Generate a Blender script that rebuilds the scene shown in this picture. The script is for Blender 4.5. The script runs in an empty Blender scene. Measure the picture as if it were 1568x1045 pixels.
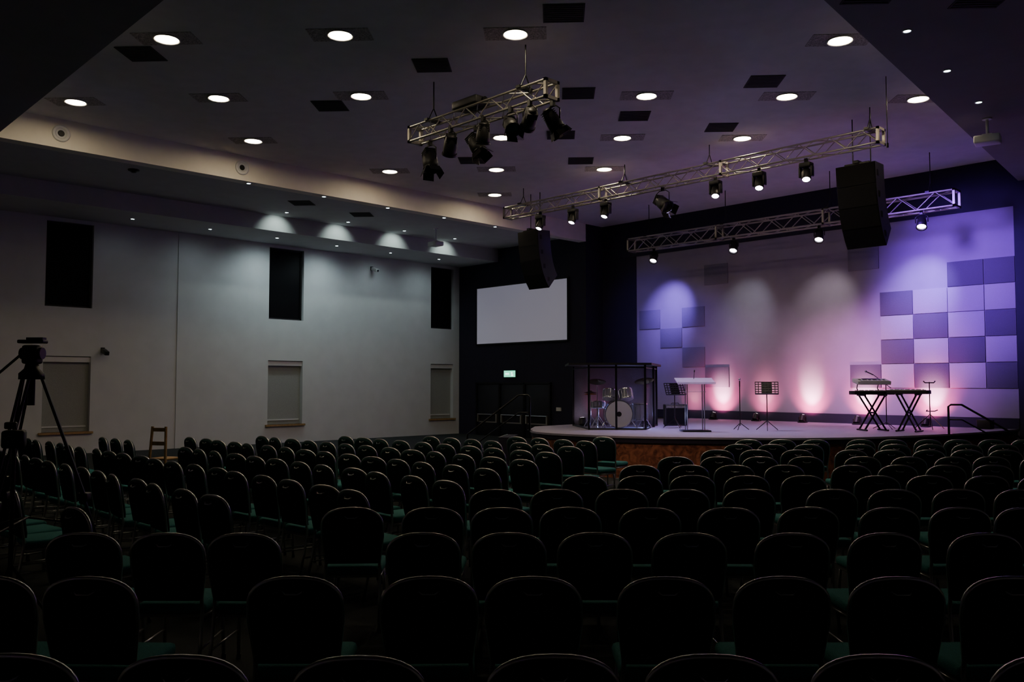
import bpy, bmesh, math, random
from mathutils import Vector, Matrix, Euler
random.seed(7)
pi=math.pi
scene=bpy.context.scene
# ------------------------------------------------------------------ frames
YW=math.radians(45.87)            # seating axis is turned 45.87 deg from the side walls
CR,SR=math.cos(YW),math.sin(YW)
def house(L,D,z=0.0):
    """seating-axis frame (L = across, D = towards the stage) -> world"""
    return Vector((CR*L-SR*D, SR*L+CR*D, z))
def to_house(x,y): return (CR*x+SR*y, -SR*x+CR*y)

# ------------------------------------------------------------------ materials
def mat(name,col,rough=0.6,metal=0.0,noise=0.0,nscale=20.0,bump=0.0,emit=None,estr=0.0,trans=0.0,spec=0.5,coat=0.0,alpha=1.0):
    m=bpy.data.materials.new(name); m.use_nodes=True
    nt=m.node_tree; b=nt.nodes['Principled BSDF']
    b.inputs['Base Color'].default_value=(*col,1); b.inputs['Roughness'].default_value=rough
    b.inputs['Metallic'].default_value=metal; b.inputs['Specular IOR Level'].default_value=spec
    if trans: b.inputs['Transmission Weight'].default_value=trans
    if coat: b.inputs['Coat Weight'].default_value=coat
    if alpha<1: b.inputs['Alpha'].default_value=alpha
    if emit: b.inputs['Emission Color'].default_value=(*emit,1); b.inputs['Emission Strength'].default_value=estr
    if noise or bump:
        tc=nt.nodes.new('ShaderNodeTexCoord'); n=nt.nodes.new('ShaderNodeTexNoise')
        n.inputs['Scale'].default_value=nscale; n.inputs['Detail'].default_value=6
        nt.links.new(tc.outputs['Object'],n.inputs['Vector'])
        if noise:
            r=nt.nodes.new('ShaderNodeValToRGB')
            r.color_ramp.elements[0].position=0.3; r.color_ramp.elements[1].position=0.7
            r.color_ramp.elements[0].color=(*[c*(1-noise) for c in col],1)
            r.color_ramp.elements[1].color=(*[min(1,c*(1+noise)) for c in col],1)
            nt.links.new(n.outputs['Fac'],r.inputs['Fac']); nt.links.new(r.outputs['Color'],b.inputs['Base Color'])
        if bump:
            bp=nt.nodes.new('ShaderNodeBump'); bp.inputs['Strength'].default_value=bump; bp.inputs['Distance'].default_value=0.02
            nt.links.new(n.outputs['Fac'],bp.inputs['Height']); nt.links.new(bp.outputs['Normal'],b.inputs['Normal'])
    return m
M={}
M['wall']=mat('painted_plaster',(.64,.65,.66),.8,noise=.04,nscale=2,bump=.05)
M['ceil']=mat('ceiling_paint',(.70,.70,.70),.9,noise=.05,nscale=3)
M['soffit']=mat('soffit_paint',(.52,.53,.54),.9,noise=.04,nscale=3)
M['soffit_r']=mat('soffit_paint_shaded',(.26,.26,.27),.9,noise=.04,nscale=3)  # darker copy of the soffit paint, shade of the unlit soffits painted in
M['fascia']=mat('fascia_paint',(.88,.84,.74),.7,noise=.03,nscale=4)
M['navy']=mat('navy_paint',(.014,.011,.032),.75,noise=.1,nscale=4)
M['stagewall']=mat('stage_wall_panel',(.34,.30,.37),.85,noise=.05,nscale=2.5)
M['tile_d']=mat('dark_acoustic_panel',(.11,.10,.13),.9,noise=.08,nscale=60,bump=.2)
M['tile_m']=mat('mid_acoustic_panel',(.21,.19,.25),.9,noise=.08,nscale=60,bump=.2)
M['tile_l']=mat('light_acoustic_panel',(.40,.36,.42),.9,noise=.05,nscale=60,bump=.2)
M['carpet']=mat('carpet',(.012,.017,.019),.95,noise=.35,nscale=120,bump=.4)
M['stagefloor']=mat('stage_floor_vinyl',(.34,.31,.41),.55,noise=.06,nscale=6)
M['black']=mat('black_plastic',(.008,.008,.009),.5)
M['blackm']=mat('black_metal',(.010,.010,.011),.35,metal=.3)
M['cab']=mat('speaker_cabinet',(.006,.006,.007),.65,noise=.2,nscale=90,bump=.2,spec=.3)
M['cabside']=mat('speaker_side_lit',(.014,.013,.022),.5,spec=.5)  # lighter bluish tint stands in for light on the cabinet sides
M['grille']=mat('speaker_grille',(.005,.005,.006),.7,noise=.5,nscale=200,bump=.4,spec=.2)
M['alu']=mat('aluminium',(.38,.36,.32),.38,metal=.85)
M['chrome']=mat('chrome',(.8,.8,.82),.15,metal=1)
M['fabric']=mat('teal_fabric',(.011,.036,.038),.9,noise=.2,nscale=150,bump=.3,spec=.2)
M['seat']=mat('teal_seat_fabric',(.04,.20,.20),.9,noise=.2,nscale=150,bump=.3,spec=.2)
M['frame']=mat('chair_frame_metal',(.5,.5,.5),.28,metal=.9)
M['glass']=mat('dark_glass',(.003,.003,.004),.5,spec=.1)
M['blind']=mat('roller_blind',(.33,.34,.32),.9,noise=.06,nscale=30)
M['wood']=mat('pine_wood',(.36,.22,.09),.5,noise=.2,nscale=14)
M['screen']=mat('screen_fabric',(.72,.70,.74),.9,emit=(.74,.72,.95),estr=.16)  # emission stands in for projector light falling on the screen
M['white']=mat('white_plastic',(.7,.7,.7),.5)
M['lampwarm']=mat('downlight_diffuser',(1,.95,.85),.4,emit=(1,.82,.54),estr=76)
M['lampcool']=mat('spot_lens_cool',(1,1,1),.4,emit=(.75,.95,1),estr=25)
M['lens']=mat('dark_lens',(.02,.02,.03),.08)
M['lensw']=mat('lit_lens',(1,1,1),.3,emit=(.95,.85,1),estr=40)
M['lensp']=mat('lit_lens_pink',(1,.8,.9),.3,emit=(1,.75,.85),estr=20)
M['exit']=mat('exit_green',(.1,.6,.4),.5,emit=(.15,1,.6),estr=1.6)
M['exitw']=mat('exit_white',(.9,1,.95),.5,emit=(.6,1,.85),estr=3)
def acr():
    m=bpy.data.materials.new('clear_acrylic'); m.use_nodes=True; nt=m.node_tree
    nt.nodes.remove(nt.nodes['Principled BSDF']); out=[n for n in nt.nodes if n.type=='OUTPUT_MATERIAL'][0]
    t=nt.nodes.new('ShaderNodeBsdfTransparent'); t.inputs[0].default_value=(.93,.93,.96,1)
    g=nt.nodes.new('ShaderNodeBsdfGlossy'); g.inputs['Roughness'].default_value=.05
    mx=nt.nodes.new('ShaderNodeMixShader'); mx.inputs[0].default_value=.07
    nt.links.new(t.outputs[0],mx.inputs[1]); nt.links.new(g.outputs[0],mx.inputs[2]); nt.links.new(mx.outputs[0],out.inputs[0]); return m
M['acrylic']=acr()
M['frosted']=mat('frosted_acrylic',(.75,.72,.82),.3,alpha=.35)
M['drumskin']=mat('drum_head',(.85,.85,.85),.5)
M['drumshell']=mat('drum_shell',(.35,.36,.42),.25,coat=.6)
M['brass']=mat('cymbal_brass',(.75,.6,.3),.25,metal=1)
M['keys']=mat('white_keys',(.8,.8,.8),.4)
M['vent']=mat('vent_grille',(.06,.06,.06),.8)
M['lightgrille']=mat('perforated_grille',(.42,.40,.38),.8,noise=.6,nscale=45)
M['door']=mat('door_paint',(.012,.012,.02),.5)
def osb():
    m=bpy.data.materials.new('stage_facing_board'); m.use_nodes=True
    nt=m.node_tree; b=nt.nodes['Principled BSDF']; b.inputs['Roughness'].default_value=.6
    tc=nt.nodes.new('ShaderNodeTexCoord')
    n=nt.nodes.new('ShaderNodeTexNoise'); n.inputs['Scale'].default_value=5; n.inputs['Detail'].default_value=8; n.inputs['Distortion'].default_value=2
    r=nt.nodes.new('ShaderNodeValToRGB'); r.color_ramp.elements[0].color=(.08,.025,.015,1); r.color_ramp.elements[1].color=(.40,.15,.075,1)
    r.color_ramp.elements[0].position=.35; r.color_ramp.elements[1].position=.7
    nt.links.new(tc.outputs['Object'],n.inputs['Vector']); nt.links.new(n.outputs['Fac'],r.inputs['Fac'])
    nt.links.new(r.outputs['Color'],b.inputs['Base Color'])
    return m
M['osb']=osb()

# ------------------------------------------------------------------ mesh builder
class B:
    def __init__(s): s.v=[];s.f=[];s.m=[];s.sm=[];s.mats=[]
    def mi(s,k):
        if k not in s.mats: s.mats.append(k)
        return s.mats.index(k)
    def add(s,vs,fs,k,smooth=False,T=None):
        o=len(s.v); i=s.mi(k)
        for p in vs:
            p=Vector(p)
            if T is not None: p=T@p
            s.v.append(p)
        for f in fs: s.f.append([o+a for a in f]); s.m.append(i); s.sm.append(smooth)
    def box(s,c,d,k,T=None,bev=0.0):
        x,y,z=[a/2 for a in d]
        if bev<=0:
            vs=[(c[0]+sx*x,c[1]+sy*y,c[2]+sz*z) for sx in(-1,1) for sy in(-1,1) for sz in(-1,1)]
            fs=[(0,1,3,2),(4,6,7,5),(0,4,5,1),(2,3,7,6),(0,2,6,4),(1,5,7,3)]
            s.add(vs,fs,k,False,T); return
        bm=bmesh.new(); bmesh.ops.create_cube(bm,size=1)
        for v in bm.verts: v.co=Vector((v.co.x*d[0]+c[0],v.co.y*d[1]+c[1],v.co.z*d[2]+c[2]))
        bmesh.ops.bevel(bm,geom=bm.edges[:],offset=bev,segments=2,affect='EDGES',profile=.5)
        bm.verts.index_update()
        s.add([v.co.copy() for v in bm.verts],[[v.index for v in f.verts] for f in bm.faces],k,True,T); bm.free()
    def box2(s,a,b,k,T=None,bev=0.0):
        s.box([(a[i]+b[i])/2 for i in range(3)],[abs(b[i]-a[i]) for i in range(3)],k,T,bev)
    def cyl(s,p0,p1,r0,k,r1=None,n=12,caps=True,T=None,kc=None):
        p0=Vector(p0);p1=Vector(p1); r1=r0 if r1 is None else r1
        d=(p1-p0).normalized(); a=d.orthogonal().normalized(); b=d.cross(a)
        vs=[];fs=[]
        for i in range(n):
            t=2*pi*i/n; q=a*math.cos(t)+b*math.sin(t); vs.append(p0+q*r0); vs.append(p1+q*r1)
        for i in range(n):
            j=(i+1)%n; fs.append((2*i,2*j,2*j+1,2*i+1))
        s.add(vs,fs,k,True,T)
        if caps:
            s.add([vs[2*i] for i in range(n)],[list(range(n))[::-1]],k,False,T)
            s.add([vs[2*i+1] for i in range(n)],[list(range(n))],kc or k,False,T)
    def tube(s,pts,r,k,n=8,T=None,closed=False):
        pts=[Vector(p) for p in pts]; N=len(pts); vs=[];fs=[]
        ref=None
        for i,p in enumerate(pts):
            if closed: d=(pts[(i+1)%N]-pts[i-1]).normalized()
            else: d=(pts[min(i+1,N-1)]-pts[max(i-1,0)]).normalized()
            if ref is None: ref=d.orthogonal().normalized()
            a=(ref-d*ref.dot(d)).normalized(); ref=a; b=d.cross(a)
            for j in range(n):
                t=2*pi*j/n; vs.append(p+(a*math.cos(t)+b*math.sin(t))*r)
        for i in range(N if closed else N-1):
            i2=(i+1)%N
            for j in range(n):
                j2=(j+1)%n; fs.append((i*n+j,i*n+j2,i2*n+j2,i2*n+j))
        if not closed:
            fs.append(list(range(n))[::-1]); fs.append([(N-1)*n+j for j in range(n)])
        s.add(vs,fs,k,True,T)
    def prism(s,poly,z0,z1,k,ktop=None,kbot=None,T=None):
        n=len(poly); vs=[(p[0],p[1],z0) for p in poly]+[(p[0],p[1],z1) for p in poly]
        s.add(vs,[(i,(i+1)%n,n+(i+1)%n,n+i) for i in range(n)],k,False,T)
        s.add(vs[n:],[list(range(n))],ktop or k,False,T); s.add(vs[:n],[list(range(n))[::-1]],kbot or k,False,T)
    def lathe(s,prof,k,c=(0,0,0),n=20,T=None):
        vs=[];fs=[];m=len(prof)
        for i in range(n):
            t=2*pi*i/n
            for r,z in prof: vs.append((c[0]+r*math.cos(t),c[1]+r*math.sin(t),c[2]+z))
        for i in range(n):
            j=(i+1)%n
            for q in range(m-1): fs.append((i*m+q,j*m+q,j*m+q+1,i*m+q+1))
        s.add(vs,fs,k,True,T)
    def mesh(s,name):
        me=bpy.data.meshes.new(name); me.from_pydata([tuple(p) for p in s.v],[],s.f)
        for k in s.mats: me.materials.append(M[k])
        for i,p in enumerate(me.polygons): p.material_index=s.m[i]; p.use_smooth=s.sm[i]
        me.update()
        bm=bmesh.new(); bm.from_mesh(me); bmesh.ops.recalc_face_normals(bm,faces=bm.faces[:]); bm.to_mesh(me); bm.free()
        return me
    def obj(s,name,loc=(0,0,0),rz=0.0):
        o=bpy.data.objects.new(name,s.mesh(name)); scene.collection.objects.link(o)
        o.location=loc; o.rotation_euler=(0,0,rz); return o
def inst(name,me,loc,rz=0.0):
    o=bpy.data.objects.new(name,me); scene.collection.objects.link(o); o.location=loc; o.rotation_euler=(0,0,rz); return o
def boxobj(name,a,b,k,bev=0):
    c=[(a[i]+b[i])/2 for i in range(3)]
    q=B(); q.box((0,0,0),[abs(b[i]-a[i]) for i in range(3)],k,None,bev); return q.obj(name,c)
def spot(name,loc,tgt,col,power,ang=50,blend=.6,r=.06,parent=None):
    l=bpy.data.lights.new(name,'SPOT'); l.color=col; l.energy=power; l.spot_size=math.radians(ang); l.spot_blend=blend; l.shadow_soft_size=r
    o=bpy.data.objects.new(name,l); scene.collection.objects.link(o)
    o.location=loc; o.rotation_euler=(Vector(tgt)-Vector(loc)).to_track_quat('-Z','Y').to_euler()
    if parent:
        bpy.context.view_layer.update(); o.parent=parent; o.matrix_parent_inverse=parent.matrix_world.inverted()
    return o

# ------------------------------------------------------------------ room shell
XL=-25.0; Y1=21.4; Y2=22.3; XF=-18.52; ZC=7.26; ZS=6.67; XR=5.0; YB=-5.0
boxobj('floor',(XL-.2,YB-.2,-.2),(XR+.2,Y2+.3,0),'carpet')
q=B()
wins=[(6.8,8.0),(13.35,14.6),(20.0,21.1)]
ys=[YB]
for a,b in wins: ys+= [a,b]
ys.append(Y1+.02)
for i in range(0,len(ys),2): q.box2((XL-.25,ys[i],0),(XL,ys[i+1],ZC),'wall')
for a,b in wins:
    q.box2((XL-.25,a,0),(XL,b,.6),'wall'); q.box2((XL-.25,a,2.66),(XL,b,4.0),'wall'); q.box2((XL-.25,a,6.33),(XL,b,ZC),'wall')
q.box2((XL,10.38,0),(XL+.03,10.44,6.4),'wall')
q.obj('wall_left')
n=1
for a,b in wins:
    q=B(); q.box2((XL-.2,a,4.0),(XL-.16,b,6.33),'glass')
    for yy in (a,b-.05): q.box2((XL-.2,yy,4.0),(XL-.12,yy+.05,6.33),'black')
    for zz in (4.0,6.28): q.box2((XL-.2,a,zz),(XL-.12,b,zz+.05),'black')
    q.obj('window_%d'%n); n+=1
    q=B(); q.box2((XL-.2,a,.6),(XL-.16,b,2.66),'blind')
    q.box2((XL-.16,a,2.5),(XL-.05,b,2.64),'white'); q.box2((XL-.165,a+.05,.72),(XL-.14,b-.05,.76),'white')
    q.box2((XL-.2,a-.08,.54),(XL+.08,b+.08,.6),'wood')
    q.obj('window_%d'%n); n+=1
boxobj('wall_front_left',(XL-.25,Y1,0),(XF,Y1+1.2,ZC),'navy')
q=B(); q.box2((XF,Y2,0),(-6.0,Y2+.25,ZC),'stagewall')
q.box2((XF,Y2-.04,6.1),(-6.0,Y2,ZC),'navy'); q.box2((XF,Y2-.03,.8),(-17.1,Y2,6.1),'navy')
q.box2((-6.0,Y2-.04,0),(XR,Y2+.25,ZC),'navy')
q.obj('wall_stage')
boxobj('baseboard_stage',(-16.5,Y2-.06,.85),(-6.0,Y2,1.10),'navy')
boxobj('wall_right',(XR,YB,0),(XR+.2,Y2,ZC),'wall')
boxobj('wall_back',(XL,YB-.2,0),(XR,YB,ZC),'wall')
boxobj('ceiling',(XF-.4,3.9,ZC),(XR,Y2+.25,ZC+.15),'ceil')
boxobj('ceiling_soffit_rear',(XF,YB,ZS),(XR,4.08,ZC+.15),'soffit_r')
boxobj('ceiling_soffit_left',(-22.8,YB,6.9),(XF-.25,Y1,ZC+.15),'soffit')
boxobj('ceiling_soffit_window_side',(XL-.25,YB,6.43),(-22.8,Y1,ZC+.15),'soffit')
boxobj('trim_fascia_left',(XF-.3,YB,ZS),(XF,Y1+.01,ZC+.15),'fascia')
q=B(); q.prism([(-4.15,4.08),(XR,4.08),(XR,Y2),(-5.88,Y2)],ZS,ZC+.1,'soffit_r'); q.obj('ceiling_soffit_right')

for y in (5.25,9.15):
    q=B(); T=Matrix.Rotation(pi/2,4,'Y')
    q.lathe([(.17,0),(.17,.02),(.15,.035),(.12,.03),(.10,.01),(.10,-.0)],'white',T=T,n=28)
    q.cyl((0,0,.0),(0,0,.012),.10,'wall',T=T,n=24); q.cyl((0,0,.012),(0,0,.03),.065,'black',r1=.05,T=T,n=20)
    q.obj('air_nozzle',(XF,y,6.97))

LT=[(-13.0,5.15),(-11,7.0),(-9.1,8.9),(-5.75,12.7),(-17.15,5.1),(-15.05,6.95),(-13.1,8.8),(-9.4,12.6),(-7.6,14.5),(-5.95,16.4),(-17.2,8.75),(-13.2,12.5),(-11.4,14.4),(-9.6,16.3),(-17.3,12.5),(-15.3,14.3),(-13.4,16.2),(-17.4,16.2)]
q=B()
q.box((0,0,-.004),(.95,.46,.008),'lightgrille')
q.lathe([(.20,-.008),(.21,-.02),(.195,-.03),(.175,-.02),(.172,-.012)],'white',n=32)
q.cyl((0,0,-.010),(0,0,-.016),.173,'lampwarm',n=32)
dl=q.mesh('ceiling_downlight')
for i,(x,y) in enumerate(LT): inst('ceiling_downlight',dl,(x,y,ZC),math.radians(43))
q=B(); q.box((0,0,-.006),(.6,.6,.012),'vent')
for i in range(9): q.box((0,-.26+i*.065,-.014),(.56,.02,.01),'vent')
vm=q.mesh('ceiling_vent')
for x,y in [(-8.1,8.9),(-13.9,5.1),(-11,8.8),(-14,8.7),(-10.2,11.6),(-7.5,13.5),(-10.3,13.4),(-9.5,15.3),(-12.2,13.3),(-13.3,15.2),(-15.1,13.3)]:
    inst('ceiling_vent',vm,(x,y,ZC),math.radians(43))
for x,y in [(-20.7,12.0),(-20.9,14.1)]: inst('ceiling_vent',vm,(x,y,6.9),math.radians(43))
for x,y in [(-4.2,10.2),(-3.3,11.3)]: inst('ceiling_vent',vm,(x,y,ZS),math.radians(43))

q=B(); q.lathe([(.065,0),(.065,-.012),(.05,-.014),(.045,-.006)],'white',n=20); q.cyl((0,0,-.003),(0,0,-.008),.045,'lampcool',n=16)
sm=q.mesh('recessed_spotlight')
cool=(.76,.97,1.0)
for y in (9.4,11.45,13.43,15.4,17.4): inst('recessed_spotlight',sm,(-18.67,y,ZS))
for x,y in [(-4.35,11.65),(-4.5,13.59),(-4.65,15.51)]: inst('recessed_spotlight',sm,(x,y,ZS))
for y in (12.35,14.45,16.6,18.75):
    o=inst('recessed_spotlight',sm,(-22.15,y,6.9))
    spot('scallop_lamp',(-22.15,y,6.87),(-22.85,y,6.35),(.8,.98,.9),34,92,.9,.03,o)
for y,pw in [(8.6,5),(10.8,22),(12.95,150),(15.1,150),(17.25,50),(19.4,50)]:
    o=inst('recessed_spotlight',sm,(-23.8,y,6.43))
    spot('wall_wash_lamp',(-23.8,y,6.40),(-25,y,3.6),cool,pw,140,1,.35,o)
q=B(); q.lathe([(0,-.07),(.05,-.07),(.08,-.04),(.12,-.03),(.13,0)],'black',n=20); q.obj('smoke_detector',(-20.2,7.3,6.9))

# ------------------------------------------------------------------ front left wall items
q=B(); q.box((0,-.03,0),(4.6,.06,2.1),'screen')
for sx in(-1,1): q.box((sx*2.32,-.04,0),(.05,.08,2.2),'black')
for sz in(-1,1): q.box((0,-.04,sz*1.07),(4.68,.08,.05),'black')
q.obj('projection_screen',(-21.6,Y1,4.45))
q=B(); q.box((0,-.04,0),(.62,.08,.27),'black'); q.box((0,-.085,0),(.58,.012,.23),'exit')
q.box((-.12,-.093,.0),(.2,.006,.06),'exitw'); q.box((.12,-.093,.03),(.07,.006,.07),'exitw'); q.box((.14,-.093,-.05),(.1,.006,.06),'exitw')
q.obj('exit_sign',(-22.1,Y1,2.27))
for i,x in enumerate((-23.27,-22.0,-20.73)):
    q=B(); q.box((0,-.03,.95),(1.22,.06,1.9),'door',bev=.008)
    q.box((0,-.05,1.93),(1.3,.1,.06),'blackm')
    q.box((-.62,-.05,.97),(.05,.1,1.94),'blackm'); q.box((.62,-.05,.97),(.05,.1,1.94),'blackm')
    q.cyl((-.5,-.12,.78),(.5,-.12,.78),.025,'chrome')
    for sx in(-.5,.5): q.box2((sx-.03,-.13,.5),(sx+.03,-.06,.8),'alu')
    q.box((0,-.066,.5),(1.0,.012,.04),'alu')
    q.obj('door_%d'%(i+1),(x,Y1,0))
boxobj('wall_socket',(-19.85,Y1-.04,.98),(-19.65,Y1,1.1),'white')

# ------------------------------------------------------------------ stage wall panels
q=B(); w=.83; h=.625
def tile(x,z,k): q.box((x+w/2,Y2-.015,z+h/2),(w-.015,.03,h-.015),k,bev=.004)
cx=[-10+(i)*w for i in range(5)]
dark={0:[-1,4],1:[1,3],2:[2,4],3:[0,3],4:[0,2,4]}
for c in range(5):
    for r in range(0 if c else 0,5):
        z=4.92-(r+1)*h+0.0
        if c==4: 
            q.box((cx[c]+.34,Y2-.015,z+h/2),(.66,.03,h-.015),'tile_d' if r in dark[c] else 'tile_l',bev=.004)
        elif r in dark[c]: tile(cx[c],z,'tile_d')
        elif c>0 and r>0: tile(cx[c],z,'tile_l')
tile(cx[0],4.92,'tile_m')
xl=-14.5
for i,j in [(-1,1),(-2,2),(-1,3),(0,4),(0,-1),(-3,1)]:
    tile(xl+i*w,4.92-(j+1)*h,'tile_m')
q.obj('acoustic_wall_panels')

# ------------------------------------------------------------------ stage
SF=[(-13.48,13.53),(-12.34,13.25),(-11.22,13.42),(-10.21,13.83),(-9.19,14.58),(-8.19,15.32),(-7.39,16.44),(-6.75,18.04),(-6.22,20.30),(-6.04,Y2-.04)]
def chaikin(p):
    o=[p[0]]
    for i in range(len(p)-1):
        a=Vector(p[i]);b=Vector(p[i+1]); o+= [tuple(a*.75+b*.25),tuple(a*.25+b*.75)]
    o.append(p[-1]); return o
sf=chaikin(chaikin([(-14.75,15.1)]+SF))
def offs(p,d):
    c=Vector((-11.5,19.0)); return [tuple(Vector(a)+(c-Vector(a)).normalized()*d) for a in p]
q=B(); q.prism(offs(sf+[(-15.2,Y2-.06)],.05),0,.72,'osb'); q.prism(offs(sf+[(-15.2,Y2-.06)],.02),.72,.81,'navy'); q.prism(sf+[(-15.2,Y2-.06)],.81,.85,'stagefloor'); q.obj('stage')  # navy band under the deck lip stands in for its shadow
sp=Vector((-14.1,14.2,0)); out=Vector((-.8,-.6,0)).normalized(); sd=Vector((.6,-.8,0))
ang=math.atan2(out.y,out.x)
q=B()
for i in range(4):
    z=.17*(4-i); q.box2((i*.28,-.6,0),((i+1)*.28,.6,z),'navy')
    q.box2(((i+1)*.28-.03,-.6,z),((i+1)*.28,.6,z+.006),'alu')
q.obj('stage_steps',sp+out*.32,ang)
def rail(name,loc,rz,run=1.2,rise=.7,h=.9):
    q=B(); q.tube([(-.25,0,rise),(-.25,0,rise+h-.04),(-.2,0,rise+h),(0,0,rise+h),(run,0,h),(run+.08,0,h-.06),(run+.08,0,0)],.022,'blackm')
    q.tube([(-.25,0,rise+h*.5),(0,0,rise+h*.5),(run+.05,0,h*.5)],.016,'blackm')
    q.box((-.25,0,rise+.005),(.12,.12,.01),'blackm'); q.box((run+.08,0,.005),(.12,.12,.01),'blackm'); return q.obj(name,loc,rz)
rail('stage_handrail',sp+out*.12+Vector((.6*sd.x,.6*sd.y,0))*1.05,ang,1.12,.85,.8)

# ------------------------------------------------------------------ trusses
def truss(name,x0,x1,y,z,s,rods=(),k='alu',ztop=ZC):
    q=B(); hh=s/2; r=.024 if s>.3 else .02; L=x1-x0
    for yy in(-hh,hh):
        for zz in(-hh,hh): q.cyl((-L/2,yy,zz),(L/2,yy,zz),r,k,n=10)
    nb=max(4,int(round(L/(s*1.15)))); st=L/nb
    for i in range(nb):
        a=-L/2+i*st; b=a+st
        if i%2: a,b=b,a
        for yy in(-hh,hh): q.cyl((a,yy,-hh),(b,yy,hh),r*.5,k,n=6)
        for zz in(-hh,hh): q.cyl((a,-hh,zz),(b,hh,zz),r*.5,k,n=6)
    nseg=max(1,int(round(L/3.2)))
    for i in range(nseg+1):
        a=-L/2+i*L/nseg; a=min(max(a,-L/2+.02),L/2-.02)
        for zz in(-hh,hh): q.box((a,0,zz),(.05,s+.05,.05),k)
        for yy in(-hh,hh): q.box((a,yy,0),(.05,.05,s+.05),k)
    for x in rods:
        for yy in (-hh,hh): q.cyl((x-(x0+x1)/2,yy,hh),(x-(x0+x1)/2,0,hh+.25),.01,'blackm',n=6)
        q.cyl((x-(x0+x1)/2,0,hh+.25),(x-(x0+x1)/2,0,ztop-z),.012,'blackm',n=6)
        q.box((x-(x0+x1)/2,0,hh+.02),(.09,s+.1,.04),'blackm')
    return q.obj(name,((x0+x1)/2,y,z))
truss('lighting_truss',-12.15,-8.72,9.32,6.40,.26,(-11.6,-9.3))
truss('lighting_truss',-16.94,-6.58,16.25,6.65,.28,(-16.3,-12.8,-10.4,-6.8))
truss('lighting_truss',-15.88,-6.62,20.45,6.10,.36,(-15.2,-12.6,-9.6,-7.2))

def aim_mat(d):
    return Vector(d).to_track_quat('Z','Y').to_matrix().to_4x4()
def parcan(name,top,d,size=.36,lens='lens',barn=False):
    """clamp at 'top', yoke, can pointing along d"""
    q=B(); r=size*.30; c=Vector((0,0,-size*.75))
    q.box((0,0,-.03),(.06,.06,.10),'blackm')
    q.tube([(-r-.03,0,c.z),(-r-.03,0,-.14),(-r*.6,0,-.08),(r*.6,0,-.08),(r+.03,0,-.14),(r+.03,0,c.z)],.012,'blackm',n=6)
    T=Matrix.Translation(c)@aim_mat(d)
    q.lathe([(0,-size*.5),(r*.45,-size*.5),(r*.7,-size*.38),(r*.95,-size*.1),(r,size*.1),(r,size*.42),(r*.93,size*.42),(r*.9,size*.25)],'black',T=T,n=20)
    q.cyl((0,0,size*.24),(0,0,size*.27),r*.9,lens,T=T,n=20)
    q.lathe([(r*1.08,size*.36),(r*1.12,size*.44),(r*1.0,size*.44)],'blackm',T=T,n=20)
    for k in range(4): q.box((0,0,-size*(.42-.08*k)),(r*1.5,r*1.5,.012),'black',T=T)
    if barn:
        for a in range(4):
            T2=T@Matrix.Rotation(a*pi/2,4,'Z')@Matrix.Translation((0,r,size*.42))@Matrix.Rotation(-.4,4,'X')
            q.box((0,0,size*.14),(r*1.5,.006,size*.28),'blackm',T=T2)
    return q.obj(name,top)
def moving(name,top,d,lens='lensw'):
    q=B(); q.box((0,0,-.05),(.06,.05,.10),'blackm'); q.box((0,0,-.14),(.24,.2,.1),'black',bev=.02)
    for sx in(-1,1): q.box((sx*.125,0,-.28),(.045,.11,.22),'black',bev=.015)
    T=Matrix.Translation((0,0,-.33))@aim_mat(d)
    q.lathe([(0,-.15),(.05,-.15),(.09,-.10),(.10,0),(.095,.12),(.085,.15),(.078,.15),(.075,.13)],'black',T=T,n=20)
    q.cyl((0,0,.12),(0,0,.135),.076,lens,T=T,n=20)
    return q.obj(name,top)
za=6.40-.13
parA=[]
for x,d,sz,b in [(-11.86,(.35,-.1,-1),.46,True),(-10.98,(-.5,.3,-.7),.40,False),(-10.62,(.5,.1,-.8),.42,True),(-10.15,(-.3,.2,-1),.38,False),(-9.5,(.6,-.3,-.6),.38,True),(-9.08,(-.7,.4,-.5),.38,False),(-8.84,(.3,.5,-.9),.40,True)]:
    parA.append(parcan('par_can_light',(x,9.32+random.choice((-.13,.13)),za),d,sz,'lens',b))
q=B(); q.box((0,0,.07),(.62,.34,.13),'black',bev=.02); q.cyl((.31,0,.07),(.36,0,.07),.05,'blackm'); q.obj('lighting_control_box',(-10.6,9.32,6.55))
zb=6.65-.14
hx=[-15.66,-14.49,-13.4,-11.68,-10.25,-9.18,-8.12]
heads=[]
for i,x in enumerate(hx):
    tx=[-16.6,-15.5,-13.2,-12.0,-10.4,-8.8,-7.3][i]
    T=Vector((tx,Y2,3.2)); P0=Vector((x,16.25,zb-.33))
    if i==3:
        heads.append((parcan('par_can_light',(x,16.25,zb),(.8,-.2,-.6),.5,'lens',True),P0,T)); continue
    dd=(Vector((.25,-.55,-1)) if i in (4,5,6) else Vector((0,-.5,-1)))
    heads.append((moving('moving_head_light',(x,16.25,zb),dd),P0,T))
for x in (-15.03,-12.35,-9.9,-7.41):
    o=parcan('led_par_light',(x,20.45,6.10-.18),(.15,-.55,-.8),.36,'lensw')
    heads.append((o,Vector((x,20.45,5.6)),None))

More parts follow.
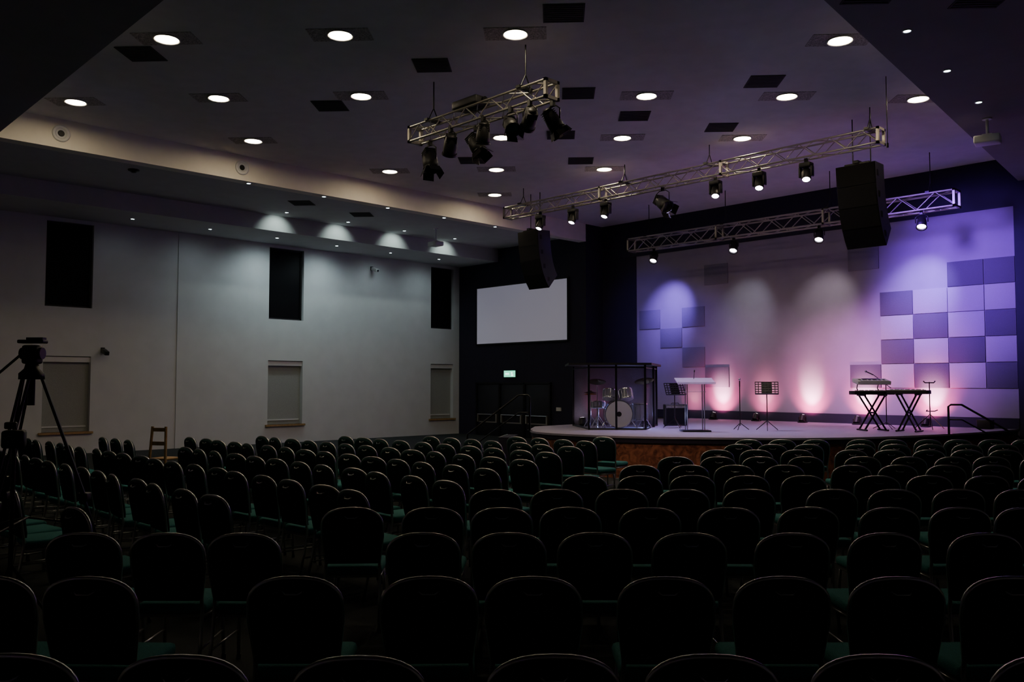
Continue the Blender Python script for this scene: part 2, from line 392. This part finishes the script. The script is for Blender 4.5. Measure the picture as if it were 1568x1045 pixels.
# ------------------------------------------------------------------ line arrays (curved hang of slim cabinets)
def array(name,x,y,ztop,s=1.0):
    q=B()
    q.box((0,.02,.05),(.5*s,.5*s,.05),'blackm'); q.box((0,.02,.09),(.1,.6*s,.05),'blackm')
    for sx in(-.18,.18): q.cyl((sx,.02,.06),(sx,.02,ZC-ztop),.012,'blackm',n=6)
    f=Vector((0,-.30*s,.03)); a=math.radians(4); seg=8; hs=1.72*s/seg
    fr=[];bk=[]
    for i in range(seg+1):
        n=Vector((0,-math.cos(a),-math.sin(a)))
        fr.append(f.copy()); bk.append(f-n*.58*s)
        f=f+Vector((0,math.sin(a),-math.cos(a)))*hs; a+=math.radians(1.5+i*1.0)
    wf=.40*s; wb=.33*s
    for sx in(-1,1):
        vs=[(sx*wf,p.y,p.z) for p in fr]+[(sx*wb,p.y,p.z) for p in bk]
        q.add(vs,[(i,i+1,seg+2+i,seg+1+i) for i in range(seg)],'cabside',False)
    for pts,wd,k in ((fr,wf,'cab'),(bk,wb,'cabside')):
        vs=[(-wd,p.y,p.z) for p in pts]+[(wd,p.y,p.z) for p in pts]
        q.add(vs,[(i,i+1,seg+2+i,seg+1+i) for i in range(seg)],k,True)
    for i in (0,seg): q.add([(-wf,fr[i].y,fr[i].z),(wf,fr[i].y,fr[i].z),(wb,bk[i].y,bk[i].z),(-wb,bk[i].y,bk[i].z)],[(0,1,2,3)],'cab')
    for i in range(0,seg,2):
        p0,p1=fr[i],fr[min(i+2,seg)]; d=(p1-p0).normalized(); nrm=Vector((0,d.z,-d.y)).normalized()
        if nrm.y>0: nrm=-nrm
        e=.012
        A=p0+d*e+nrm*.015; Bq=p1-d*e+nrm*.015
        q.add([(-wf*.97,A.y,A.z),(wf*.97,A.y,A.z),(wf*.97,Bq.y,Bq.z),(-wf*.97,Bq.y,Bq.z)],[(0,1,2,3)],'grille')
        m=(p0+p1)/2-nrm*.12
        for sx in(-1,1): q.box((sx*(wf*.965),m.y,m.z),(.02,.07,.12),'blackm')
    return q.obj(name,(x,y,ztop))
array('line_array_speaker',-16.5,16.9,6.12,.97)
array('line_array_speaker',-7.2,16.75,6.22,.99)
q=B(); q.cyl((0,0,0),(0,0,1.2),.008,'blackm',n=6); q.cyl((0,0,-.06),(0,0,.02),.02,'blackm'); q.obj('hanging_cable',(-5.9,14.8,6.06))

def projector(loc,ztop,rz):
    q=B(); q.cyl((0,0,.06),(0,0,ztop-loc[2]),.025,'white'); q.box((0,0,.07),(.16,.16,.02),'white')
    q.box((0,0,-.02),(.42,.34,.14),'white',bev=.025); q.cyl((.1,.16,-.02),(.1,.2,-.02),.05,'blackm',kc='lens'); q.cyl((0,0,ztop-loc[2]-.02),(0,0,ztop-loc[2]),.08,'white')
    for i in range(5): q.box((-.1,.172,-.06+i*.018),(.15,.006,.006),'black')
    q.obj('projector',loc,rz)
projector((-21.15,17.1,6.42),6.9,0); projector((-4.85,16.6,6.3),ZS,0.2)
def cctv(loc,rz):
    q=B(); q.box((.02,0,0),(.03,.1,.14),'blackm'); q.tube([(.02,0,0),(.12,0,.0),(.18,0,-.04)],.015,'blackm')
    T=Matrix.Translation((.22,0,-.06))@Matrix.Rotation(.3,4,'Y'); q.box((0,0,0),(.34,.12,.11),'white' if loc[2]>4 else 'black',T=T,bev=.015); q.cyl((.17,0,0),(.19,0,0),.04,'lens',T=T); q.obj('security_camera',loc,rz)
cctv((XL,17.3,6.0),0); cctv((XL,8.3,2.85),0)

# ------------------------------------------------------------------ stage equipment
ZST=.85
hz=YW
q=B()
FL,FR,BR,BL=[Vector(p) for p in ((-.68,-.95),(.62,-.95),(1.2,.95),(-.9,.95))]
H0=1.49
for p in (FL,FR,BR,BL,Vector((-.05,-.95)),Vector((1.0,.2))): q.box((p.x,p.y,H0/2),(.045,.045,H0),'blackm')
def wallp(a,b,z0,z1):
    q.add([(a.x,a.y,z0),(b.x,b.y,z0),(b.x,b.y,z1),(a.x,a.y,z1)],[(0,1,2,3)],'acrylic')
for a,b in ((FL,FR),(FR,BR),(BL,FL)):
    wallp(a,b,.03,H0-.03)
    for z in(.02,H0-.06): q.cyl((a.x,a.y,z),(b.x,b.y,z),.018,'blackm',n=6)
q.prism([(-1.15,-1.08),(.75,-1.08),(1.35,1.1),(-1.1,1.1)],H0,H0+.05,'black')
q.add([(-.9,.96,.0),(1.2,.96,.0),(1.2,.96,H0),(-.9,.96,H0)],[(0,1,2,3)],'tile_d')
shield=q.obj('drum_shield',house(2.45,20.55,ZST),hz)
q=B()
def drum(c,axis,r,L,shell='drumshell',legs=0):
    a=Vector(axis).normalized(); c=Vector(c); q.cyl(c-a*L/2,c+a*L/2,r,shell,n=28)
    for s in(-1,1):
        e=c+a*s*L/2; q.cyl(e-a*.012*s,e+a*.012*s,r*1.03,'chrome',n=28); q.cyl(e+a*.010*s,e+a*.016*s,r*.96,'drumskin',n=28)
    o=a.orthogonal().normalized(); p=a.cross(o)
    for i in range(8):
        t=2*pi*i/8; v=(o*math.cos(t)+p*math.sin(t))*r*1.03; q.cyl(c-a*L/2+v,c+a*L/2+v,.006,'chrome',n=5)
def stand(x,y,h,r=.25):
    q.cyl((x,y,.2),(x,y,h),.011,'chrome',n=8)
    for i in range(3):
        t=2*pi*i/3+.3; q.cyl((x,y,.3),(x+r*math.cos(t),y+r*math.sin(t),.01),.009,'chrome',n=6)
def cym(x,y,h,r,tx=.2,ty=0):
    T=Matrix.Translation((x,y,h))@Euler((tx,ty,0)).to_matrix().to_4x4()
    q.lathe([(r,0),(r*.6,.018),(r*.2,.03),(r*.15,.05),(0,.055)],'brass',T=T,n=28); q.lathe([(r,0),(r*.5,.014),(0,.04)],'brass',T=T,n=28)
drum((0,-.35,.345),(0,1,0),.32,.4)
for s in(-1,1): q.cyl((s*.3,-.45,.2),(s*.42,-.55,.01),.01,'chrome')
q.cyl((0,-.56,.345),(0,-.575,.345),.06,'black',n=20)
drum((-.2,-.3,.80),(.1,.35,1),.15,.2); drum((.2,-.3,.80),(-.1,.35,1),.16,.22)
q.cyl((0,-.3,.6),(0,-.3,.85),.012,'chrome'); q.cyl((-.2,-.3,.78),(.2,-.3,.78),.01,'chrome')
drum((.55,.0,.38),(0,0,1),.2,.38)
for i in range(3):
    t=2*pi*i/3; q.cyl((.55+.21*math.cos(t),.21*math.sin(t),.5),(.55+.23*math.cos(t),.23*math.sin(t),0.01),.008,'chrome',n=6)
drum((-.42,.05,.55),(0,.1,1),.17,.14); stand(-.42,.05,.48,.2)
stand(-.62,-.1,.82,.22); cym(-.62,-.1,.80,.17,.05); cym(-.62,-.1,.84,.17,.05)
stand(-.5,-.45,1.1,.2); cym(-.5,-.45,1.1,.21,.35); stand(.62,-.38,1.12,.2); cym(.62,-.38,1.12,.23,.3,-.2)
q.cyl((0,.5,0.01),(0,.5,.45),.02,'chrome'); q.cyl((0,.5,.45),(0,.5,.53),.17,'black',n=24)
for i in range(3):
    t=2*pi*i/3; q.cyl((0,.5,.2),(.24*math.cos(t),.5+.24*math.sin(t),.01),.01,'chrome',n=6)
q.obj('drum_kit',house(2.5,20.45,ZST+.003),hz)
# guitar amplifier beside the booth
q=B(); q.box((0,0,.28),(.56,.3,.52),'black',bev=.02); q.box((0,-.155,.24),(.5,.012,.38),'grille'); q.box((0,-.155,.48),(.5,.012,.06),'alu')
for i in range(6): q.cyl((-.2+i*.08,-.16,.48),(-.2+i*.08,-.18,.48),.012,'chrome',n=8)
q.tube([(-.1,0,.54),(-.08,0,.57),(.08,0,.57),(.1,0,.54)],.01,'blackm')
for sx in(-.24,.24):
    for sy in(-.1,.1): q.cyl((sx,sy,0),(sx,sy,.03),.02,'blackm',n=8)
q.obj('guitar_amplifier',house(4.12,21.5,ZST),hz)
# clear acrylic lectern
q=B()
T=Matrix.Translation((0,-.02,1.12))@Matrix.Rotation(.30,4,'X')
q.box((0,0,0),(.84,.42,.018),'frosted',T=T)
q.box((0,-.21,.02),(.84,.015,.04),'frosted',T=T)
q.box((0,0,.88),(.44,.3,.015),'frosted')
for sx in(-.19,.19): q.box((sx,0,.55),(.03,.22,1.1),'acrylic'); q.box((sx,-.11,.55),(.016,.016,1.1),'alu'); q.box((sx,.11,.55),(.016,.016,1.1),'alu')
q.box((0,0,.02),(.62,.45,.03),'blackm',bev=.006); q.cyl((0,.1,1.15),(.0,.02,1.32),.006,'blackm'); q.cyl((0,.02,1.32),(0,0,1.36),.014,'blackm')
q.obj('lectern',house(4.06,18.9,ZST),hz)
def music_stand(loc,rz,h=1.0):
    q=B(); q.cyl((0,0,.12),(0,0,h-.12),.012,'blackm')
    for i in range(3):
        t=2*pi*i/3+.5; q.cyl((0,0,.22),(.27*math.cos(t),.27*math.sin(t),.01),.009,'blackm',n=6)
    T=Matrix.Translation((0,0,h-.02))@Matrix.Rotation(-.45,4,'X')
    for i in range(6): q.box((0,0,-.15+i*.06),(.5,.012,.018),'blackm',T=T)
    for i in range(8): q.box((-.25+i*.0714,0,0),(.018,.012,.31),'blackm',T=T)
    q.box((0,.01,0),(.2,.006,.3),'blackm',T=T); q.box((0,-.03,-.16),(.5,.06,.012),'blackm',T=T)
    return q.obj('music_stand',loc,rz)
music_stand(house(3.9,20.4,ZST),hz+.3,.95); music_stand(house(5.78,19.3,ZST),hz-.25,.98)
def mic_stand(loc,rz,h=1.2,boom=True,r=.3):
    q=B(); q.cyl((0,0,.1),(0,0,h*.85),.011,'blackm')
    for i in range(3):
        t=2*pi*i/3; q.cyl((0,0,.16),(r*math.cos(t),r*math.sin(t),.01),.009,'blackm',n=6)
    if boom:
        q.cyl((-.12,0,h*.74),(.28,0,h*1.0),.008,'blackm'); q.box((0,0,h*.85),(.04,.04,.05),'blackm')
        q.cyl((.27,0,h*.99),(.42,0,h*1.05),.014,'blackm'); q.lathe([(0,-.03),(.02,-.022),(.028,0),(.02,.02),(0,.03)],'chrome',c=(.43,0,h*1.055),n=12)
    else:
        q.cyl((0,0,h*.85),(0,0,h*.97),.014,'blackm'); q.lathe([(0,-.03),(.02,-.022),(.028,0),(.02,.02),(0,.03)],'chrome',c=(0,0,h*1.0),n=12)
    return q.obj('microphone_stand',loc,rz)
mic_stand(house(5.22,19.5,ZST),hz,1.16,False,.2); mic_stand(house(8.75,19.9,ZST),hz+2.6,1.28)
q=B(); q.cyl((0,0,.1),(0,0,1.1),.012,'blackm')
for i in range(3):
    t=2*pi*i/3+.2; q.cyl((0,0,.35),(.36*math.cos(t),.36*math.sin(t),.01),.01,'brass' if i==0 else 'blackm',n=6)
q.tube([(-.14,0,1.12),(-.1,0,1.08),(.1,0,1.08),(.14,0,1.12)],.014,'blackm'); q.tube([(-.12,-.12,.45),(-.1,-.02,.42),(.1,-.02,.42),(.12,-.12,.45)],.012,'blackm')
q.obj('guitar_stand',house(9.72,19.8,ZST),hz)
def kb(name,loc,rz,w,tiers,zt=.80,xs=.24):
    q=B()
    for yy in(-.14,.14):
        for s in(-1,1): q.box((0,0,0),(.035,.022,math.hypot(2*xs,zt-.02)),'blackm',T=Matrix.Translation((0,yy+.012*s,(zt+.02)/2))@Matrix.Rotation(s*math.atan2(2*xs,zt-.02),4,'Y'))
    q.cyl((0,-.16,(zt+.02)/2),(0,.16,(zt+.02)/2),.02,'blackm')
    for s in(-1,1):
        q.cyl((s*xs,-.2,zt),(s*xs,.2,zt),.018,'blackm'); q.cyl((s*xs,-.24,.025),(s*xs,.24,.025),.02,'blackm')
    z=zt
    for i,(k,ww) in enumerate(tiers):
        T=Matrix.Translation((0,0,z+.055))@Matrix.Rotation(.0 if i==0 else .22,4,'X')
        if i:
            for s in(-1,1): q.tube([(s*xs,.1,z-.2),(s*xs,.22,z-.1),(s*xs,.18,z+.01),(s*xs,-.12,z+.01)],.012,'blackm')
        q.box((0,0,0),(ww,.30,.085),k,T=T,bev=.01)
        q.box((0,-.08,.046),(ww*.86,.14,.012),'keys',T=T)
        q.box((0,.08,.046),(ww*.5,.07,.01),'blackm',T=T)
        for j in range(int(ww*26)): 
            if j%7 not in(2,6): q.box((-ww*.42+j*ww*.84/(ww*26),-.05,.056),(.012,.08,.012),'black',T=T)
        z+=.25
    q.obj(name,loc,rz)
kb('keyboard',house(8.08,19.1,ZST),hz+.05,.9,[('black',.92),('white',.76)])
kb('keyboard',house(8.72,18.7,ZST),hz-.75,.9,[('black',.85)],.82,.2)
rail('stage_handrail',house(9.35,17.7,0),hz-.35,1.35,.85,.62)
boxobj('stage_monitor_box',(-6.75,21.7,ZST),(-6.45,22.0,ZST+.22),'black',bev=.02)

def uplight(loc,tilt=-.5,rz=0):
    q=B(); q.box((0,0,.02),(.2,.2,.03),'black',bev=.006); T=Matrix.Translation((0,0,.12))@Matrix.Rotation(tilt,4,'X')
    q.cyl((0,0,-.09),(0,0,.08),.085,'black',T=T,n=20); q.cyl((0,0,.08),(0,0,.085),.075,'lensp',T=T,n=20)
    for s in(-1,1): q.box((s*.1,0,.08),(.012,.05,.14),'black')
    return q.obj('led_uplight',loc,rz)
for x,pw,c in ((-14.9,20,(1,.35,.4)),(-13.9,180,(1,.62,.74)),(-12.5,60,(1,.30,.42)),(-11.1,200,(1,.66,.72)),(-9.6,190,(1,.66,.76)),(-7.9,180,(1,.60,.76))):
    o=uplight((x,21.75,ZST))
    spot('uplight_lamp',(x,21.84,ZST+.24),(x,22.3,1.65),c,pw*1.6,55,1,.05,o)
    spot('uplight_lamp',(x,21.80,ZST+.24),(x,22.3,1.5),(1,.10,.30),pw*1.1,100,1,.05,o)
# fixtures and lamps added inside the booth to brighten the drums
o=uplight(house(3.30,21.05,ZST),-.4,hz); spot('booth_fill_lamp',house(3.28,20.95,ZST+.3),house(2.9,20.3,ZST+.6),(.35,.40,1),110,130,1,.05,o)
o=uplight(house(1.75,21.15,ZST),-.4,hz); spot('booth_fill_lamp',house(1.8,21.05,ZST+.3),house(2.6,21.45,ZST+.9),(1,.22,.4),12,130,1,.05,o)

# stage lamps
VI=(.14,.05,1.0); PU=(.26,.06,1.0); PK=(1.0,.42,.80)
cfg=[(0,(-16.6,Y2,3.6),VI,330,44),(1,(-15.0,Y2,2.8),(.20,.08,1),420,42),(2,(-12.4,Y2,2.4),(.82,.56,.82),430,34),(4,(-10.2,Y2,1.9),PK,1900,35),(5,(-8.7,Y2,2.3),(.74,.26,1),2500,38),(6,(-6.9,Y2,4.3),PU,4200,48)]
for i,t,c,pw,an in cfg:
    o,p0,_=heads[i]; d=(Vector(t)-p0).normalized(); spot('stage_wash_lamp',p0+d*.16,t,c,pw,an,1,.25 if i<6 else .6,o)
for j,(c,pw,zt) in enumerate([((.30,.18,1),620,4.2),((.8,.88,.95),75,4.0),((1,.92,.92),100,4.0),((.34,.20,1),680,4.2)]):
    o,p0,_=heads[7+j]; x=p0.x
    spot('wall_par_lamp',(x,20.6,5.52),(x-.7,Y2,zt),c,pw,54,1,.08,o)
o=heads[3][0]; spot('deck_wash_lamp',(-11.68,16.4,6.1),(-11.0,16.9,.85),(.62,.46,1),1700,80,1,.1,o)
spot('drum_lamp',Vector((-13.4,16.25,6.0)),(-13.0,15.4,1.0),(.5,.5,1),400,26,1,.08,heads[2][0])
o=parA[-1]; spot('front_fill_lamp',(-8.8,9.6,5.9),(-10.0,13.8,.4),(1,.62,.48),520,30,1,.08,o)  # fill added to brighten the stage front; the can itself is unlit

# ------------------------------------------------------------------ chairs
def chair_mesh():
    q=B()
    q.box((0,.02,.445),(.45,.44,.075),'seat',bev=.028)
    q.box((0,.02,.40),(.42,.41,.02),'frame')
    def outline(sc=1.0,zb=.50):
        pts=[]; w0=.205*sc; w1=.232*sc
        pts.append((-w0,zb)); pts.append((-w1,.72)); 
        for i in range(0,17):
            t=pi-pi*i/16; c=math.cos(t); s=math.sin(t)
            ex=math.copysign(abs(c)**.80,c); ez=abs(s)**.80
            pts.append((w1*ex,.79+.150*ez*sc))
        pts.append((w1,.72)); pts.append((w0,zb)); return pts
    def lean(z): return -.215-(z-.5)*.16
    o=outline(.955,.51); n=len(o)
    vs=[]
    for dy in (-.028,.028):
        for x,z in o: vs.append((x,lean(z)+dy,z))
    inner=[(x*.82,(z-.72)*.82+.72) for x,z in o]
    for dy in (-.040,.045):
        for x,z in inner: vs.append((x,lean(z)+dy,z))
    fs=[]
    for i in range(n):
        j=(i+1)%n
        fs.append((i,j,n+j,n+i)); fs.append((i,2*n+i,2*n+j,j)); fs.append((n+i,n+j,3*n+j,3*n+i))
    fs.append([2*n+i for i in range(n)]); fs.append([3*n+i for i in range(n)][::-1])
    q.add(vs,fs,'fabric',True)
    fr=[(-.215,-.30,.012),(-.212,-.24,.25),(-.208,-.212,.45)]
    tp=[(x,lean(z),z) for x,z in outline(1.0,.52)]
    q.tube(fr+tp+[(-a[0],a[1],a[2]) for a in reversed(fr)],.0125,'frame',n=8)
    q.tube([(-.05,lean(.89)-.045,.885),(-.03,lean(.89)-.062,.872),(.03,lean(.89)-.062,.872),(.05,lean(.89)-.045,.885)],.006,'frame',n=6)
    for s in(-1,1):
        q.tube([(s*.205,.225,.012),(s*.20,.21,.25),(s*.195,.19,.40)],.0125,'frame',n=8)
        q.tube([(s*.205,-.21,.39),(s*.2,.19,.39)],.011,'frame',n=6)
        q.cyl((s*.205,.225,0),(s*.205,.225,.03),.016,'black',n=8); q.cyl((s*.215,-.30,0),(s*.215,-.30,.03),.016,'black',n=8)
        q.tube([(s*.212,-.25,.2),(s*.202,.215,.2)],.008,'frame',n=6)
    return q.mesh('banquet_chair')
cm=chair_mesh()
tri=house(-4.07,7.2); hc=house(-5.6,13.8); vcs=house(-3.62,6.2)
placed=[]
def put(L,D,rz,jit=.02):
    p=house(L+random.uniform(-jit,jit),D+.27+random.uniform(-jit,jit))
    if (p-tri).length<.8 or (p-hc).length<.75 or (p-vcs).length<.68: return
    for a in placed:
        if (a-p).length<.50: return
    placed.append(p)
    inst('banquet_chair',cm,p,rz+random.uniform(-.05,.05))
def seq(D,Ls,j=.015):
    for L in Ls: put(L,D,YW,j)
seq(3.05,[-1.76,-1.14,-.54,.13,.73,1.31,1.92])
seq(4.27,[-2.59,-2.08,-1.60,-1.08,-.43,.12,.76,1.34,1.90,2.46,3.02])
seq(5.50,[-2.76,-2.2,-1.71,-1.2,-.55,-.02,.53,1.12,1.80,2.37,3.03,3.6])
seq(6.62,[-1.25,-.61,-.07,.475,1.07,1.68,2.28,2.9,3.45,3.97,4.5])
D=7.75; k=0
bd=[-.15,.75,1.5,2.15,3.0,3.6,4.1]
while D<15.2:
    L=bd[k] if k<len(bd) else 4.4
    while L<.62*D+.4:
        put(L,D,YW-.02*k,.02)
        L+=.57
        if abs(L-.385*D)<.29: L+=.2
    D+=1.15; k+=1
x=-18.2
while x<-4:
    y=1.2
    while y<13.5:
        L,D=to_house(x,y)
        ok = D<15.6 and D>5.2 and L>-.64*D-.6 and L<.05+(D-8)*.33 - (1.2 if D<7.4 else .35)
        if D<7.3 and L>-2.3: ok=False
        if D<6.2 and L>-3.0: ok=False
        if ok: put(L,D,random.uniform(-.08,.16),.03)
        y+=1.08
    x+=.565

# wooden high chair by the left block
q=B()
for sx in(-.16,.16):
    for sy in(-.2,.2):
        q.cyl((sx*1.15,sy*1.15,0),(sx*.8,sy*.8,.72 if sy>0 else 1.22),.022,'wood',n=8)
q.box((0,0,.70),(.32,.38,.03),'wood',bev=.01)
for z in(.25,.45): 
    for s in(-1,1): q.cyl((-.16,s*.2,z),(.16,s*.2,z),.012,'wood',n=6); q.cyl((s*.16,-.2,z),(s*.16,.2,z),.012,'wood',n=6)
for z in(.95,1.17): q.box((0,-.165,z),(.27,.02,.06),'wood')
q.obj('wooden_high_chair',hc,.5)

# tripod
q=B(); Z=2.02
for i in range(3):
    t=2*pi*i/3+math.radians(25); c,s=math.cos(t),math.sin(t)
    for o2 in(-.03,.03):
        q.cyl((c*.07-s*o2,s*.07+c*o2,Z-.05),(c*.42-s*o2*.7,s*.42+c*o2*.7,.95),.013,'blackm',n=8)
    q.cyl((c*.36,s*.36,1.1),(c*.70,s*.70,.02),.015,'blackm',n=8); q.box((c*.42,s*.42,.93),(.09,.09,.07),'black',bev=.01)
    q.cyl((0,0,.78),(c*.52,s*.52,.68),.010,'blackm',n=6); q.cyl((c*.70,s*.70,.0),(c*.70,s*.70,.04),.03,'black',n=10)
q.lathe([(0,0),(.10,0),(.10,.05),(.06,.09),(.05,.13),(0,.13)],'blackm',c=(0,0,Z-.08),n=20)
q.box((0,0,Z+.13),(.13,.12,.16),'black',bev=.02); q.cyl((-.09,0,Z+.14),(.09,0,Z+.14),.05,'blackm',n=16)
q.box((0,0,Z+.24),(.22,.09,.03),'black',bev=.008); q.box((.03,0,Z+.265),(.14,.06,.02),'blackm')
q.tube([(-.06,-.04,Z+.14),(-.3,-.1,Z-.1),(-.42,-.14,Z-.28)],.011,'blackm'); q.tube([(-.36,-.12,Z-.19),(-.44,-.145,Z-.31)],.018,'black')
q.cyl((0,0,Z-.3),(0,0,Z-.08),.03,'blackm',n=12)
q.obj('camera_tripod',house(-4.07,7.2),YW)
q=B(); q.cyl((0,0,.3),(0,0,1.45),.016,'blackm')
for i in range(3):
    t=2*pi*i/3; q.cyl((0,0,.6),(.38*math.cos(t),.38*math.sin(t),.01),.012,'blackm',n=6)
q.box((0,0,1.5),(.15,.14,.13),'black',bev=.02); q.cyl((0,.07,1.5),(0,.16,1.5),.045,'blackm',kc='lens',n=16); q.box((-.02,-.02,1.60),(.08,.06,.05),'black',bev=.01)
q.obj('video_camera_stand',vcs,YW+.4)

# ------------------------------------------------------------------ world + camera
w=bpy.data.worlds.new('World'); scene.world=w; w.use_nodes=True
w.node_tree.nodes['Background'].inputs[0].default_value=(.3,.32,.4,1); w.node_tree.nodes['Background'].inputs[1].default_value=.02
cam=bpy.data.cameras.new('camera'); co=bpy.data.objects.new('camera',cam); scene.collection.objects.link(co)
cam.sensor_width=36; cam.lens=36*1300/1568; cam.clip_start=.05
co.location=(0,0,1.9); co.rotation_euler=(pi/2+math.atan(66/1300),0,YW)
scene.camera=co
